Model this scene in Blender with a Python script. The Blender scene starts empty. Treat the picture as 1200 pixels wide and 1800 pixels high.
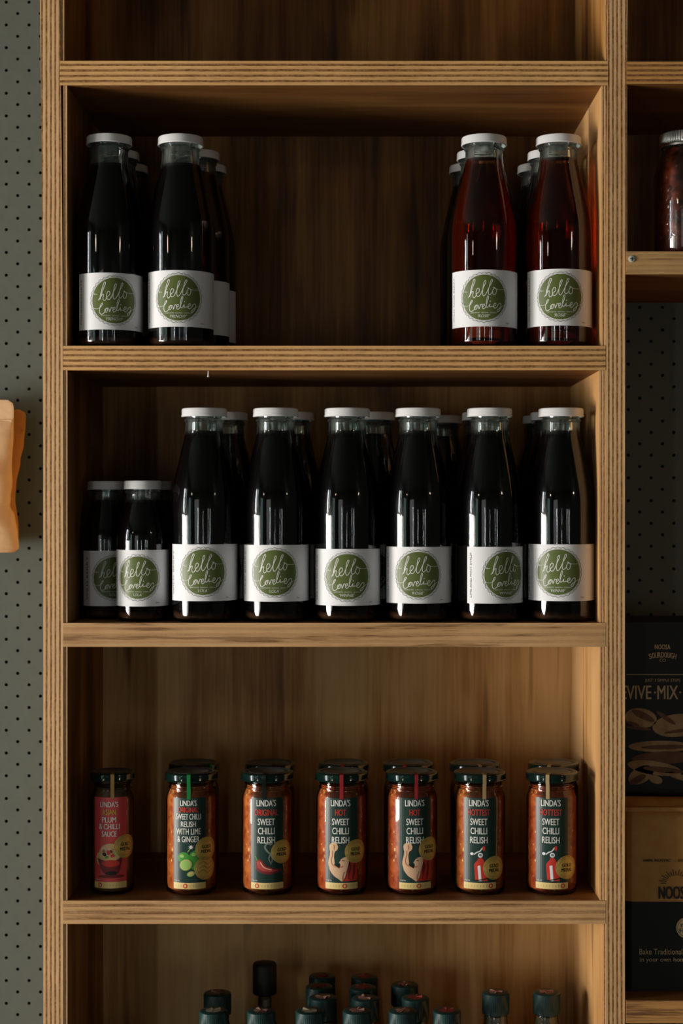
import bpy, bmesh, math, random
from mathutils import Vector, Matrix
SC = bpy.context.scene
COL = SC.collection
R_ = math.radians
# ------------------------------------------------------------------ camera
ZC, DC, F = 1.45, 2.05, 2951.0          # eye height, distance to shelf fronts, focal length in px (1200x1800)
VX, VY = 635.0, 888.0                   # vanishing point of the depth lines
def PX(px, Y=0.0): return (px - VX) * (DC + Y) / F
def PZ(py, Y=0.0): return ZC - (py - VY) * (DC + Y) / F
cd = bpy.data.cameras.new('camera'); cam = bpy.data.objects.new('camera', cd); COL.objects.link(cam)
cam.location = (0, -DC, ZC); cam.rotation_euler = (R_(90), 0, 0)
cd.sensor_fit = 'AUTO'; cd.sensor_width = 36; cd.lens = F / 1800 * 36
cd.shift_x = -(VX - 600) / 1800; cd.shift_y = -(900 - VY) / 1800
cd.clip_start = 0.05; cd.clip_end = 50
cd.dof.use_dof = True; cd.dof.focus_distance = 2.04; cd.dof.aperture_fstop = 6.3
SC.camera = cam
# ------------------------------------------------------------------ light and exposure
SC.view_settings.view_transform = 'Standard'; SC.view_settings.look = 'None'
SC.view_settings.exposure = 0.45; SC.view_settings.gamma = 1.0; SC.view_settings.use_curve_mapping = False
w = bpy.data.worlds.new('dim_room'); SC.world = w; w.use_nodes = True
w.node_tree.nodes['Background'].inputs[0].default_value = (0.75, 0.85, 1.0, 1)
w.node_tree.nodes['Background'].inputs[1].default_value = 0.003
SC.cycles.max_bounces = 10; SC.cycles.transparent_max_bounces = 24
SC.cycles.transmission_bounces = 10; SC.cycles.glossy_bounces = 4; SC.cycles.diffuse_bounces = 4
SC.cycles.sample_clamp_indirect = 4.0
SC.cycles.caustics_reflective = False; SC.cycles.caustics_refractive = True
def area(name, loc, target, sx, sz, power, color):
    l = bpy.data.lights.new(name, 'AREA'); l.shape = 'RECTANGLE'; l.size = sx; l.size_y = sz
    l.energy = power; l.color = color
    o = bpy.data.objects.new(name, l); COL.objects.link(o); o.location = loc
    d = Vector(target) - Vector(loc); o.rotation_euler = d.to_track_quat('-Z', 'Y').to_euler()
    return o
# daylight through the panes of the shop window in the left-hand wall
WX = -3.6
def pane(ya, yb, za, zb, rad, col):
    A = abs(ya - yb) * (zb - za)
    area('window_daylight', (WX, (ya + yb) / 2, (za + zb) / 2), (0, (ya + yb) / 2, (za + zb) / 2), abs(ya - yb), zb - za, A * rad * math.pi, col)
pane(-1.02, -1.36, 1.47, 2.42, 11, (.92, .97, 1.0)); pane(-1.60, -1.85, 1.52, 2.52, 2.5, (.90, .97, 1.0))
for (ya, yb, r) in ((-.75, -1.45, 38), (-1.55, -2.05, 23), (-2.15, -2.6, 4)): pane(ya, yb, .42, 1.45, r, (1.0, .94, .865))
pane(-2.75, -3.7, .5, 2.2, .7, (.62, .95, .88))
# added soft fill from behind the photographer, its source unseen
area('front_fill', (-2.3, -5.3, 1.5), (-2.3, 0, 1.5), 1.6, 1.5, 1.6 * 1.5 * .6 * math.pi, (.95, .98, .95))
# narrow gaps between the shutters across the room
for (x, wd, za, zb, e) in ((-1.75, .05, .3, 1.62, 20), (-0.1, .03, .3, 1.55, 14), (1.55, .03, .3, 1.58, 14), (2.3, .07, .5, 1.55, 12)):
    area('shutter_gap_daylight', (x, -5.2, (za + zb) / 2), (x * .3, 0, (za + zb) / 2), wd, zb - za, e * wd * (zb - za) * 4, (.95, 1, .97))
# two small pendant lamps
for (x, y, z, e) in ((-2.9, -3.2, 2.42, 5.5), (2.75, -3.0, 2.42, 5.0)):
    l = bpy.data.lights.new('pendant_light', 'POINT'); l.energy = e; l.shadow_soft_size = .085; l.color = (1, .82, .6)
    o = bpy.data.objects.new('pendant_light', l); COL.objects.link(o); o.location = (x, y, z)

# ------------------------------------------------------------------ materials
def nt(name):
    m = bpy.data.materials.new(name); m.use_nodes = True
    return m, m.node_tree, m.node_tree.nodes['Principled BSDF']
def plain(name, col, rough=.5, spec=.5, metal=0.0, coat=0.0):
    m, t, b = nt(name)
    b.inputs['Base Color'].default_value = (*col, 1); b.inputs['Roughness'].default_value = rough
    b.inputs['Specular IOR Level'].default_value = spec; b.inputs['Metallic'].default_value = metal
    b.inputs['Coat Weight'].default_value = coat
    return m
def N(t, typ, **kw):
    n = t.nodes.new(typ)
    for k, v in kw.items(): setattr(n, k, v)
    return n
def math_(t, op, a, b=None):
    n = N(t, 'ShaderNodeMath', operation=op)
    for i, v in enumerate((a, b)):
        if v is None: continue
        if isinstance(v, (int, float)): n.inputs[i].default_value = v
        else: t.links.new(v, n.inputs[i])
    return n.outputs[0]
def ramp(t, fac, stops):
    n = N(t, 'ShaderNodeValToRGB'); els = n.color_ramp.elements
    while len(els) < len(stops): els.new(.5)
    for e, (p, c) in zip(els, stops): e.position = p; e.color = (*c, 1)
    t.links.new(fac, n.inputs[0]); return n.outputs[0]
def noise(t, vec, scale, detail=4, rough=.6):
    n = N(t, 'ShaderNodeTexNoise'); n.inputs['Scale'].default_value = scale
    n.inputs['Detail'].default_value = detail; n.inputs['Roughness'].default_value = rough
    t.links.new(vec, n.inputs['Vector']); return n.outputs['Fac']
def mapping(t, scale, loc=(0, 0, 0)):
    tc = N(t, 'ShaderNodeTexCoord'); mp = N(t, 'ShaderNodeMapping')
    mp.inputs['Scale'].default_value = scale; mp.inputs['Location'].default_value = loc
    t.links.new(tc.outputs['Object'], mp.inputs['Vector']); return mp.outputs[0]
def mix(t, fac, a, b, mode='MIX'):
    n = N(t, 'ShaderNodeMix', data_type='RGBA', blend_type=mode)
    if isinstance(fac, (int, float)): n.inputs[0].default_value = fac
    else: t.links.new(fac, n.inputs[0])
    for i, v in ((6, a), (7, b)):
        if isinstance(v, tuple): n.inputs[i].default_value = (*v, 1)
        else: t.links.new(v, n.inputs[i])
    return n.outputs[2]
def ply_edge(name, axis, thick, seed, layers=9, wob=.25, light=(.66, .43, .21), dark=(.21, .088, .018), grainy=0.0):
    """cut edge of a plywood board: alternating veneer layers stacked along `axis` (object coordinates)"""
    m, t, b = nt(name)
    tc = N(t, 'ShaderNodeTexCoord'); sx = N(t, 'ShaderNodeSeparateXYZ'); t.links.new(tc.outputs['Object'], sx.inputs[0])
    along = (1.6, 1, 60) if axis == 2 else (60, 1, 1.6)
    fine = (60, 1, 400) if axis == 2 else (400, 1, 60)
    v1 = mapping(t, along, (seed, 0, seed)); v2 = mapping(t, fine, (seed, 0, seed))
    n1 = noise(t, v1, 1.0, 3); n2 = noise(t, v2, 1.0, 4, .7)
    slow = noise(t, mapping(t, tuple(4.0 for _ in range(3)), (seed * 3, 0, seed)), 1.0, 2)
    u = math_(t, 'DIVIDE', sx.outputs[axis], thick / layers)
    u = math_(t, 'ADD', u, math_(t, 'MULTIPLY', math_(t, 'SUBTRACT', n1, .5), wob))
    u = math_(t, 'ADD', u, math_(t, 'MULTIPLY', math_(t, 'SUBTRACT', slow, .5), .5))
    p = math_(t, 'PINGPONG', math_(t, 'ADD', u, .5), 1.0)         # 0.5 on layer borders
    s = N(t, 'ShaderNodeMapRange'); s.interpolation_type = 'SMOOTHSTEP'
    t.links.new(p, s.inputs[0]); s.inputs[1].default_value = .34; s.inputs[2].default_value = .50
    # 'light' layers at p>.5  (outermost layers are light)
    lc = ramp(t, n2, [(.25, tuple(c * .72 for c in light)), (.5, light), (.8, tuple(min(1, c * 1.12) for c in light))])
    flecks = noise(t, mapping(t, (230, 1, 230), (seed * 2, 0, 0)), 1.0, 2, .6)
    dmix = math_(t, 'ADD', math_(t, 'MULTIPLY', n2, .6), math_(t, 'MULTIPLY', flecks, .4))
    dc = ramp(t, dmix, [(.34, tuple(c * .4 for c in dark)), (.46, tuple(c * 1.15 for c in dark)), (.66, tuple(c * .62 for c in light))])
    c = mix(t, s.outputs[0], dc, lc)
    if grainy:
        g = noise(t, mapping(t, (5, 1, 130) if axis == 2 else (130, 1, 5), (seed, 3, 1)), 1.0, 4, .65)
        c = mix(t, grainy, c, ramp(t, g, [(.40, tuple(x * .8 for x in dark)), (.47, tuple(x * .8 for x in light)), (.7, light)]))
    blot = ramp(t, noise(t, mapping(t, (6, 1, 6), (seed, 5, 2)), 1.0, 3), [(.3, (.78, .74, .68)), (.6, (1, 1, 1))])
    c = mix(t, 1.0, c, blot, 'MULTIPLY')
    t.links.new(c, b.inputs['Base Color']); b.inputs['Roughness'].default_value = .6
    bp = N(t, 'ShaderNodeBump'); bp.inputs['Strength'].default_value = .25; bp.inputs['Distance'].default_value = .0006
    t.links.new(s.outputs[0], bp.inputs['Height']); t.links.new(bp.outputs[0], b.inputs['Normal'])
    return m
def ply_face(name, grain, seed, stops, rough=.55, knots=True):
    """stained plywood face, streaks running along `grain` (0 x, 1 y, 2 z)"""
    m, t, b = nt(name)
    def sc(a, l): v = [a] * 3; v[grain] = l; return tuple(v)
    n1 = noise(t, mapping(t, sc(14, 1.1), (seed, seed, seed)), 1.0, 5, .62)
    n2 = noise(t, mapping(t, sc(220, 6), (seed, 2, 0)), 1.0, 3, .6)
    n3 = noise(t, mapping(t, sc(5, 3.2), (0, seed, 4)), 1.0, 3, .55)
    f = math_(t, 'ADD', math_(t, 'MULTIPLY', n1, .5), math_(t, 'ADD', math_(t, 'MULTIPLY', n2, .16), math_(t, 'MULTIPLY', n3, .36)))
    c = ramp(t, f, stops)
    if knots:
        k = noise(t, mapping(t, sc(38, 2.6), (seed * 2, 1, 7)), 1.0, 2, .5)
        km = ramp(t, k, [(.27, (.30, .24, .18)), (.36, (1, 1, 1))])
        c = mix(t, .8, c, km, 'MULTIPLY')
    t.links.new(c, b.inputs['Base Color']); b.inputs['Roughness'].default_value = rough
    b.inputs['Specular IOR Level'].default_value = .3
    bp = N(t, 'ShaderNodeBump'); bp.inputs['Strength'].default_value = .1; bp.inputs['Distance'].default_value = .0005
    t.links.new(n2, bp.inputs['Height']); t.links.new(bp.outputs[0], b.inputs['Normal'])
    return m
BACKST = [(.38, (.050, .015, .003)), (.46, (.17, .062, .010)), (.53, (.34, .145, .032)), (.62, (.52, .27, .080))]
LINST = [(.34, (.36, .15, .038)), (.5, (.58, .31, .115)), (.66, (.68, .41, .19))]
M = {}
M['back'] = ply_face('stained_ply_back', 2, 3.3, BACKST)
M['back_half_shaded'] = ply_face('half_shaded_ply_back', 2, 4.6, [(.36, (.070, .023, .004)), (.45, (.22, .092, .018)), (.54, (.40, .19, .048)), (.64, (.58, .32, .105))])
M['back_lit'] = ply_face('lit_ply_back', 2, 7.9, [(.35, (.20, .076, .016)), (.43, (.42, .20, .056)), (.52, (.64, .37, .135)), (.66, (.78, .50, .22))])
M['back_shaded'] = ply_face('shaded_ply_back', 2, 2.4, [(.38, (.026, .008, .002)), (.46, (.085, .029, .004)), (.54, (.19, .078, .014)), (.64, (.36, .17, .040))])  # same ply with the upper cells' shade put into the colour
M['shelf'] = ply_face('stained_ply_shelf', 0, 8.1, [(.34, (.07, .022, .004)), (.5, (.20, .080, .018)), (.66, (.34, .16, .045))])
M['liner'] = ply_face('ply_liner', 2, 5.7, LINST)
M['upright'] = ply_face('ply_upright_face', 2, 1.7, LINST)
def glassy(name, tint, ior=1.45, rough=.0):
    m = bpy.data.materials.new(name); m.use_nodes = True; t = m.node_tree; t.nodes.clear()
    o = N(t, 'ShaderNodeOutputMaterial'); mx = N(t, 'ShaderNodeMixShader')
    tr = N(t, 'ShaderNodeBsdfTransparent'); tr.inputs[0].default_value = (*tint, 1)
    gl = N(t, 'ShaderNodeBsdfGlossy'); gl.inputs[0].default_value = (1, 1, 1, 1); gl.inputs['Roughness'].default_value = rough
    fr = N(t, 'ShaderNodeFresnel'); fr.inputs[0].default_value = ior
    bp = N(t, 'ShaderNodeBump'); bp.inputs['Strength'].default_value = .12; bp.inputs['Distance'].default_value = .002
    nn = noise(t, mapping(t, (40, 40, 18)), 1.0, 1, .4)
    t.links.new(nn, bp.inputs['Height']); t.links.new(bp.outputs[0], gl.inputs['Normal']); t.links.new(bp.outputs[0], fr.inputs['Normal'])
    f = math_(t, 'MULTIPLY', fr.outputs[0], 1.0)
    t.links.new(f, mx.inputs[0]); t.links.new(tr.outputs[0], mx.inputs[1]); t.links.new(gl.outputs[0], mx.inputs[2])
    t.links.new(mx.outputs[0], o.inputs[0]); return m
M['glass'] = glassy('clear_glass', (.93, .97, .95), 1.62, .02)
def neck_lit_glass():
    """bottle glass with a thin dried film inside the neck, above the syrup"""
    m = glassy('bottle_glass', (.93, .97, .95), 1.62, .02); t = m.node_tree
    o = [n for n in t.nodes if n.type == 'OUTPUT_MATERIAL'][0]; mx = o.inputs[0].links[0].from_node
    df = N(t, 'ShaderNodeBsdfTranslucent'); df.inputs[0].default_value = (.62, .66, .60, 1)
    d2 = N(t, 'ShaderNodeBsdfDiffuse'); d2.inputs[0].default_value = (.62, .66, .60, 1)
    ad = N(t, 'ShaderNodeMixShader'); ad.inputs[0].default_value = .5; t.links.new(df.outputs[0], ad.inputs[1]); t.links.new(d2.outputs[0], ad.inputs[2])
    st = noise(t, mapping(t, (170, 170, 12)), 1.0, 3, .6)
    at = N(t, 'ShaderNodeAttribute'); at.attribute_name = 'neck_glow'
    f = math_(t, 'MULTIPLY', at.outputs['Fac'], ramp(t, st, [(.40, (.02, .02, .02)), (.68, (.15, .15, .15))]))  # pale streaks stand in for light refracted in the neck
    m2 = N(t, 'ShaderNodeMixShader'); t.links.new(f, m2.inputs[0]); t.links.new(mx.outputs[0], m2.inputs[1]); t.links.new(ad.outputs[0], m2.inputs[2])
    t.links.new(m2.outputs[0], o.inputs[0]); return m
M['bglass'] = neck_lit_glass()
def dark_syrup():
    m, t, b = nt('dark_syrup')
    tc = N(t, 'ShaderNodeTexCoord'); sx = N(t, 'ShaderNodeSeparateXYZ'); t.links.new(tc.outputs['Object'], sx.inputs[0])
    z = math_(t, 'ADD', sx.outputs[2], math_(t, 'MULTIPLY', noise(t, mapping(t, (1, 1, 1)), 30, 3), .010))
    c = ramp(t, math_(t, 'DIVIDE', z, .03), [(.35, (.11, .045, .022)), (.60, (.0035, .0022, .0025))])   # settled fruit at the bottom
    t.links.new(c, b.inputs['Base Color']); b.inputs['Roughness'].default_value = .25; b.inputs['Specular IOR Level'].default_value = .1
    return m
M['syrup_dark'] = dark_syrup()
def amber():
    m = bpy.data.materials.new('amber_red_syrup'); m.use_nodes = True; t = m.node_tree; t.nodes.clear()
    o = N(t, 'ShaderNodeOutputMaterial'); g = N(t, 'ShaderNodeBsdfRefraction'); g.inputs['IOR'].default_value = 1.33
    g.inputs['Roughness'].default_value = .04; g.inputs[0].default_value = (1, .93, .85, 1)
    a = N(t, 'ShaderNodeVolumeAbsorption'); a.inputs[0].default_value = (.975, .42, .12, 1); a.inputs['Density'].default_value = 42
    d = N(t, 'ShaderNodeBsdfDiffuse'); d.inputs[0].default_value = (.26, .030, .006, 1)      # red diffuse stands in for light carried inside the syrup
    mx = N(t, 'ShaderNodeMixShader'); mx.inputs[0].default_value = .11
    t.links.new(g.outputs[0], mx.inputs[1]); t.links.new(d.outputs[0], mx.inputs[2])
    t.links.new(mx.outputs[0], o.inputs[0]); t.links.new(a.outputs[0], o.inputs['Volume']); return m
M['syrup_amber'] = amber()
M['lid_white'] = plain('white_enamel', (.72, .72, .72), .32, .5)
M['paper'] = plain('label_paper', (.80, .80, .81), .55, .3)
M['olive'] = plain('olive_ink', (.100, .132, .028), .42, .4)
M['ink_white'] = plain('white_ink', (.74, .74, .68), .5, .3)
M['ink_grey'] = plain('grey_ink', (.09, .10, .05), .6, .2)
M['lid_green'] = plain('dark_green_enamel', (.003, .014, .011), .12, .6, 0, .3)
M['lid_top_sheen'] = plain('lid_panel_sheen', (.10, .105, .092), .38, .5)  # grey of the reflecting lid top put into the base colour
M['lab_green'] = plain('dark_green_label', (.004, .028, .021), .35, .5)
M['lab_red'] = plain('red_label', (.60, .062, .066), .4, .4)
M['ink_red'] = plain('red_ink', (.55, .035, .02), .45, .4)
M['ink_gold'] = plain('yellow_ink', (.62, .38, .07), .45, .4)
M['ink_cream'] = plain('cream_ink', (.70, .53, .20), .45, .4)
M['ink_black'] = plain('black_ink', (.01, .01, .009), .5, .3)
M['gold'] = plain('gold_foil', (.60, .42, .10), .35, .5, .2)
M['gold_dark'] = plain('gold_foil_line', (.10, .065, .012), .45, .5, .3)
M['skin'] = plain('peach_ink', (.66, .42, .25), .45, .4)
M['skin_dark'] = plain('peach_shade_ink', (.42, .14, .07), .45, .4)
M['lime'] = plain('lime_ink', (.05, .26, .03), .4, .4)
M['lime_light'] = plain('light_lime_ink', (.30, .50, .12), .4, .4)
M['smoke'] = plain('smoke_ink', (.18, .22, .19), .5, .3)
M['chilli'] = plain('chilli_ink', (.42, .045, .040), .45, .4)
M['maroon'] = plain('maroon_ink', (.16, .012, .012), .45, .4)
M['noodle'] = plain('noodle_ink', (.62, .42, .17), .45, .4)
M['strip_gold'] = plain('gold_seal_paper', (.60, .38, .14), .45, .4)
M['strip_cream'] = plain('cream_seal_paper', (.66, .50, .25), .45, .4)
M['strip_green'] = plain('green_seal_paper', (.02, .36, .09), .45, .4)
M['strip_black'] = plain('black_seal_paper', (.008, .014, .012), .35, .5)
M['strip_red'] = plain('red_seal_paper', (.55, .04, .05), .45, .4)
def relish(name, a, b_, seeds, seedc=(.85, .55, .20)):
    m, t, b = nt(name)
    n1 = noise(t, mapping(t, (1, 1, 1), (2, 1, 4)), 60, 4, .6)
    c = ramp(t, n1, [(.32, a), (.68, b_)])
    if seeds:
        for sc_, th, lo in ((150, .15, 0), (105, .17, 7)):
            v = N(t, 'ShaderNodeTexVoronoi'); v.inputs['Scale'].default_value = sc_; v.inputs['Randomness'].default_value = 1
            t.links.new(mapping(t, (1.25, 1.25, .8), (lo, lo, 0)), v.inputs['Vector'])
            k = math_(t, 'LESS_THAN', v.outputs['Distance'], th * 1.15)
            hs = N(t, 'ShaderNodeSeparateColor'); t.links.new(v.outputs['Color'], hs.inputs[0])
            k = math_(t, 'MULTIPLY', k, math_(t, 'LESS_THAN', hs.outputs[0], .24))
            c = mix(t, k, c, seedc)
        v2 = noise(t, mapping(t, (1, 1, 1), (9, 4, 1)), 120, 2, .5)
        c = mix(t, 1, c, ramp(t, v2, [(.3, (.55, .35, .3)), (.5, (1, 1, 1))]), 'MULTIPLY')
    t.links.new(c, b.inputs['Base Color']); b.inputs['Roughness'].default_value = .35
    b.inputs['Specular IOR Level'].default_value = .3
    return m
M['relish'] = relish('chilli_relish', (.38, .060, .012), (.72, .20, .045), True)
M['relish_deep'] = relish('hot_chilli_relish', (.35, .036, .010), (.66, .14, .032), True)
M['sauce'] = relish('plum_sauce', (.12, .055, .020), (.24, .125, .05), False)
M['preserve'] = relish('tomato_preserve', (.05, .006, .003), (.30, .05, .02), True, (.45, .16, .07))
M['metal'] = plain('galvanised_metal', (.55, .55, .52), .32, .5, 1)
M['screw'] = plain('dull_zinc', (.50, .50, .46), .55, .4)
M['cap_green'] = plain('dark_green_plastic', (.010, .040, .038), .36, .5)
M['cap_black'] = plain('black_plastic', (.006, .006, .006), .5, .3)
M['sticker'] = plain('pink_sticker', (.72, .40, .32), .5, .4)
M['sticker_red'] = plain('red_sticker', (.62, .12, .10), .45, .4)
M['sticker_cream'] = plain('cream_sticker', (.75, .62, .42), .5, .4)
M['dressing'] = relish('pale_dressing', (.22, .15, .08), (.36, .27, .17), False)
def kraft(name, a, b_):
    m, t, b = nt(name)
    c = ramp(t, noise(t, mapping(t, (1, 1, 1)), 55, 5, .6), [(.3, a), (.7, b_)])
    t.links.new(c, b.inputs['Base Color']); b.inputs['Roughness'].default_value = .7
    bp = N(t, 'ShaderNodeBump'); bp.inputs['Strength'].default_value = .35; bp.inputs['Distance'].default_value = .003
    t.links.new(noise(t, mapping(t, (1, 1, 1.6), (3, 1, 0)), 22, 3, .5), bp.inputs['Height']); t.links.new(bp.outputs[0], b.inputs['Normal'])
    return m
M['kraft'] = kraft('kraft_paper', (.60, .41, .22), (.70, .49, .28))
M['kraft_orange'] = kraft('brown_kraft_paper', (.40, .17, .035), (.48, .23, .055))
M['black_card'] = plain('black_card', (.006, .006, .006), .5, .25)
M['ink_tan'] = plain('tan_ink', (.50, .36, .18), .5, .3)
M['bread'] = kraft('bread_print_light', (.22, .12, .045), (.42, .27, .12))
M['bread_dark'] = kraft('bread_print_dark', (.07, .025, .01), (.16, .07, .025))
M['peg'] = kraft('grey_green_painted_board', (.078, .097, .083), (.086, .105, .090))
M['wall'] = plain('dark_wall_paint', (.05, .055, .05), .8, .2)
M['void'] = plain('black_backing', (.006, .006, .006), .8, .2)
M['floor'] = plain('dark_concrete', (.12, .10, .08), .7, .3)

# ------------------------------------------------------------------ builders
def tag(o, label=None, cat=None, group=None, kind=None):
    if label: o['label'] = label
    if cat: o['category'] = cat
    if group: o['group'] = group
    if kind: o['kind'] = kind
    return o
def empty(name, loc, label, cat, group=None, rz=0):
    o = bpy.data.objects.new(name, None); COL.objects.link(o); o.location = loc; o.rotation_euler = (0, 0, rz)
    o.empty_display_size = .02
    return tag(o, label, cat, group)
def link(name, me, parent=None, loc=(0, 0, 0), rz=0):
    o = bpy.data.objects.new(name, me); COL.objects.link(o)
    if parent: o.parent = parent
    o.location = loc; o.rotation_euler = (0, 0, rz); return o
def mesh_from(bm, name, mats, smooth=True, recalc=True):
    if recalc: bmesh.ops.recalc_face_normals(bm, faces=bm.faces)
    me = bpy.data.meshes.new(name); bm.to_mesh(me); bm.free()
    for m in mats: me.materials.append(m)
    if smooth:
        for p in me.polygons: p.use_smooth = True
        try: me.set_sharp_from_angle(angle=R_(38))
        except Exception: pass
    return me
def lathe(name, prof, mats, segs=72, matf=None, ribs=None):
    """prof: (r,z) list; ribs=(i0,i1,depth,n): profile points i0..i1 get a toothed radius"""
    bm = bmesh.new(); rings = []
    for i, (r, z) in enumerate(prof):
        if r < 1e-6: rings.append([bm.verts.new((0, 0, z))]); continue
        ring = []
        for k in range(segs):
            rr = r
            if ribs and ribs[0] <= i <= ribs[1] and (k % 2): rr = r - ribs[2]
            a = 2 * math.pi * k / segs
            ring.append(bm.verts.new((rr * math.sin(a), -rr * math.cos(a), z)))
        rings.append(ring)
    for i in range(len(rings) - 1):
        a, b = rings[i], rings[i + 1]
        for k in range(segs):
            k2 = (k + 1) % segs
            if len(a) == 1 and len(b) == 1: continue
            if len(a) == 1: f = bm.faces.new((a[0], b[k], b[k2]))
            elif len(b) == 1: f = bm.faces.new((a[k], a[k2], b[0]))
            else: f = bm.faces.new((a[k], a[k2], b[k2], b[k]))
            if matf: f.material_index = matf(i)
    return mesh_from(bm, name, mats)
def box_bm(x0, x1, y0, y1, z0, z1, nz=1, bevel=0.0, warp=None):
    bm = bmesh.new(); L = []
    for k in range(nz + 1):
        z = z0 + (z1 - z0) * k / nz; dx = warp(z) if warp else 0
        L.append([bm.verts.new((x + dx, y, z)) for x, y in ((x0, y0), (x1, y0), (x1, y1), (x0, y1))])
    bm.faces.new(L[0][::-1]); bm.faces.new(L[-1])
    for a, b in zip(L, L[1:]):
        for i in range(4): bm.faces.new((a[i], a[(i + 1) % 4], b[(i + 1) % 4], b[i]))
    if bevel: bmesh.ops.bevel(bm, geom=[e for e in bm.edges if e.calc_face_angle(0) > .5], offset=bevel, segments=2, profile=.6, affect='EDGES')
    return bm
_txt = {}
def text2d(s, shear=0.0):
    key = (s, shear)
    if key in _txt: return _txt[key]
    c = bpy.data.curves.new('t', 'FONT'); c.body = s; c.shear = shear; c.resolution_u = 3
    o = bpy.data.objects.new('t', c); COL.objects.link(o)
    dg = bpy.context.evaluated_depsgraph_get(); me = o.evaluated_get(dg).to_mesh()
    vs = [(v.co.x, v.co.y) for v in me.vertices]; fs = [tuple(p.vertices) for p in me.polygons]
    bpy.data.objects.remove(o); bpy.data.curves.remove(c)
    x0 = min(v[0] for v in vs); x1 = max(v[0] for v in vs); y0 = min(v[1] for v in vs); y1 = max(v[1] for v in vs)
    vs = [((x - x0) / (x1 - x0) - .5, (y - y0) / (y1 - y0) - .5) for x, y in vs]
    _txt[key] = (vs, fs); return _txt[key]
def spline(pts, n=6):
    P = [pts[0]] + list(pts) + [pts[-1]]; out = []
    for i in range(1, len(P) - 2):
        p0, p1, p2, p3 = P[i - 1:i + 3]
        for k in range(n):
            s = k / n
            out.append(tuple(.5 * (2 * p1[j] + (p2[j] - p0[j]) * s + (2 * p0[j] - 5 * p1[j] + 4 * p2[j] - p3[j]) * s * s +
                                   (3 * p1[j] - p0[j] - 3 * p2[j] + p3[j]) * s ** 3) for j in (0, 1)))
    out.append(tuple(pts[-1])); return out
class Print:
    """flat artwork in (u, v) metres, layered, then laid on a cylinder (R) or left flat facing -Y"""
    def __init__(s, mats): s.bm = bmesh.new(); s.mats = list(mats); s.idx = {m: i for i, m in enumerate(mats)}
    def mi(s, m):
        if m not in s.idx: s.idx[m] = len(s.mats); s.mats.append(m)
        return s.idx[m]
    def poly(s, pts, m, L=1):
        vs = [s.bm.verts.new((x, L, y)) for x, y in pts]
        try: f = s.bm.faces.new(vs); f.material_index = s.mi(m)
        except ValueError: pass
    def rect(s, u0, u1, v0, v1, m, L=0): s.poly([(u0, v0), (u1, v0), (u1, v1), (u0, v1)], m, L)
    def ell(s, cu, cv, ru, rv, m, L=1, rot=0, n=40):
        c, d = math.cos(rot), math.sin(rot); P = []
        for k in range(n):
            a = 2 * math.pi * k / n; x, y = ru * math.cos(a), rv * math.sin(a); P.append((cu + x * c - y * d, cv + x * d + y * c))
        s.poly(P, m, L)
    def stroke(s, pts, wd, m, L=3, smooth=True, closed=False):
        P = spline(pts) if smooth else list(pts)
        lf, rt = [], []
        for i, p in enumerate(P):
            a = P[max(0, i - 1)]; b = P[min(len(P) - 1, i + 1)]
            if closed: a = P[(i - 1) % len(P)] if i else P[-2]; b = P[(i + 1) % len(P)] if i < len(P) - 1 else P[1]
            dx, dy = b[0] - a[0], b[1] - a[1]; l = math.hypot(dx, dy) or 1
            ww = wd if not callable(wd) else wd(i / max(1, len(P) - 1))
            nx, ny = -dy / l * ww / 2, dx / l * ww / 2
            lf.append(s.bm.verts.new((p[0] + nx, L, p[1] + ny))); rt.append(s.bm.verts.new((p[0] - nx, L, p[1] - ny)))
        for i in range(len(P) - 1):
            f = s.bm.faces.new((lf[i], rt[i], rt[i + 1], lf[i + 1])); f.material_index = s.mi(m)
    def ring(s, cu, cv, r, wd, m, L=3, n=48):
        s.stroke([(cu + r * math.cos(2 * math.pi * k / n), cv + r * math.sin(2 * math.pi * k / n)) for k in range(n + 1)], wd, m, L, False, True)
    def text(s, t, cu, cv, wd, ht, m, L=3, shear=0, rot=0, bold=0):
        vs, fs = text2d(t, shear); c, d = math.cos(rot), math.sin(rot); B = []
        for off in ((0,) if not bold else (-bold, bold)):
            B = [s.bm.verts.new((cu + (x * wd + off) * c - y * ht * d, L + (.2 if off > 0 else 0), cv + (x * wd + off) * d + y * ht * c)) for x, y in vs]
            for f in fs:
                try: g = s.bm.faces.new([B[i] for i in f]); g.material_index = s.mi(m)
                except ValueError: pass
    def done(s, name, R=None, step=.0025, lay=.00012, yoff=0.0):
        bm = s.bm
        if R:
            bmesh.ops.triangulate(bm, faces=[f for f in bm.faces if len(f.verts) > 4])
            us = [v.co.x for v in bm.verts]; u = math.floor(min(us) / step) * step + step
            while u < max(us):
                bmesh.ops.bisect_plane(bm, geom=list(bm.verts) + list(bm.edges) + list(bm.faces), plane_co=(u, 0, 0), plane_no=(1, 0, 0), dist=1e-7)
                u += step
            for v in bm.verts:
                a = v.co.x / R; r = R + v.co.y * lay; v.co = (r * math.sin(a), -r * math.cos(a), v.co.z)
        else:
            for v in bm.verts: v.co.y = yoff - v.co.y * lay
        bm.normal_update()
        for f in bm.faces:
            c = f.calc_center_median(); out = Vector((c.x, c.y, 0)) if R else Vector((0, -1, 0))
            if f.normal.dot(out) < 0: f.normal_flip()
        return mesh_from(bm, name, [M[m] for m in s.mats], smooth=False, recalc=False)

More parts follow.
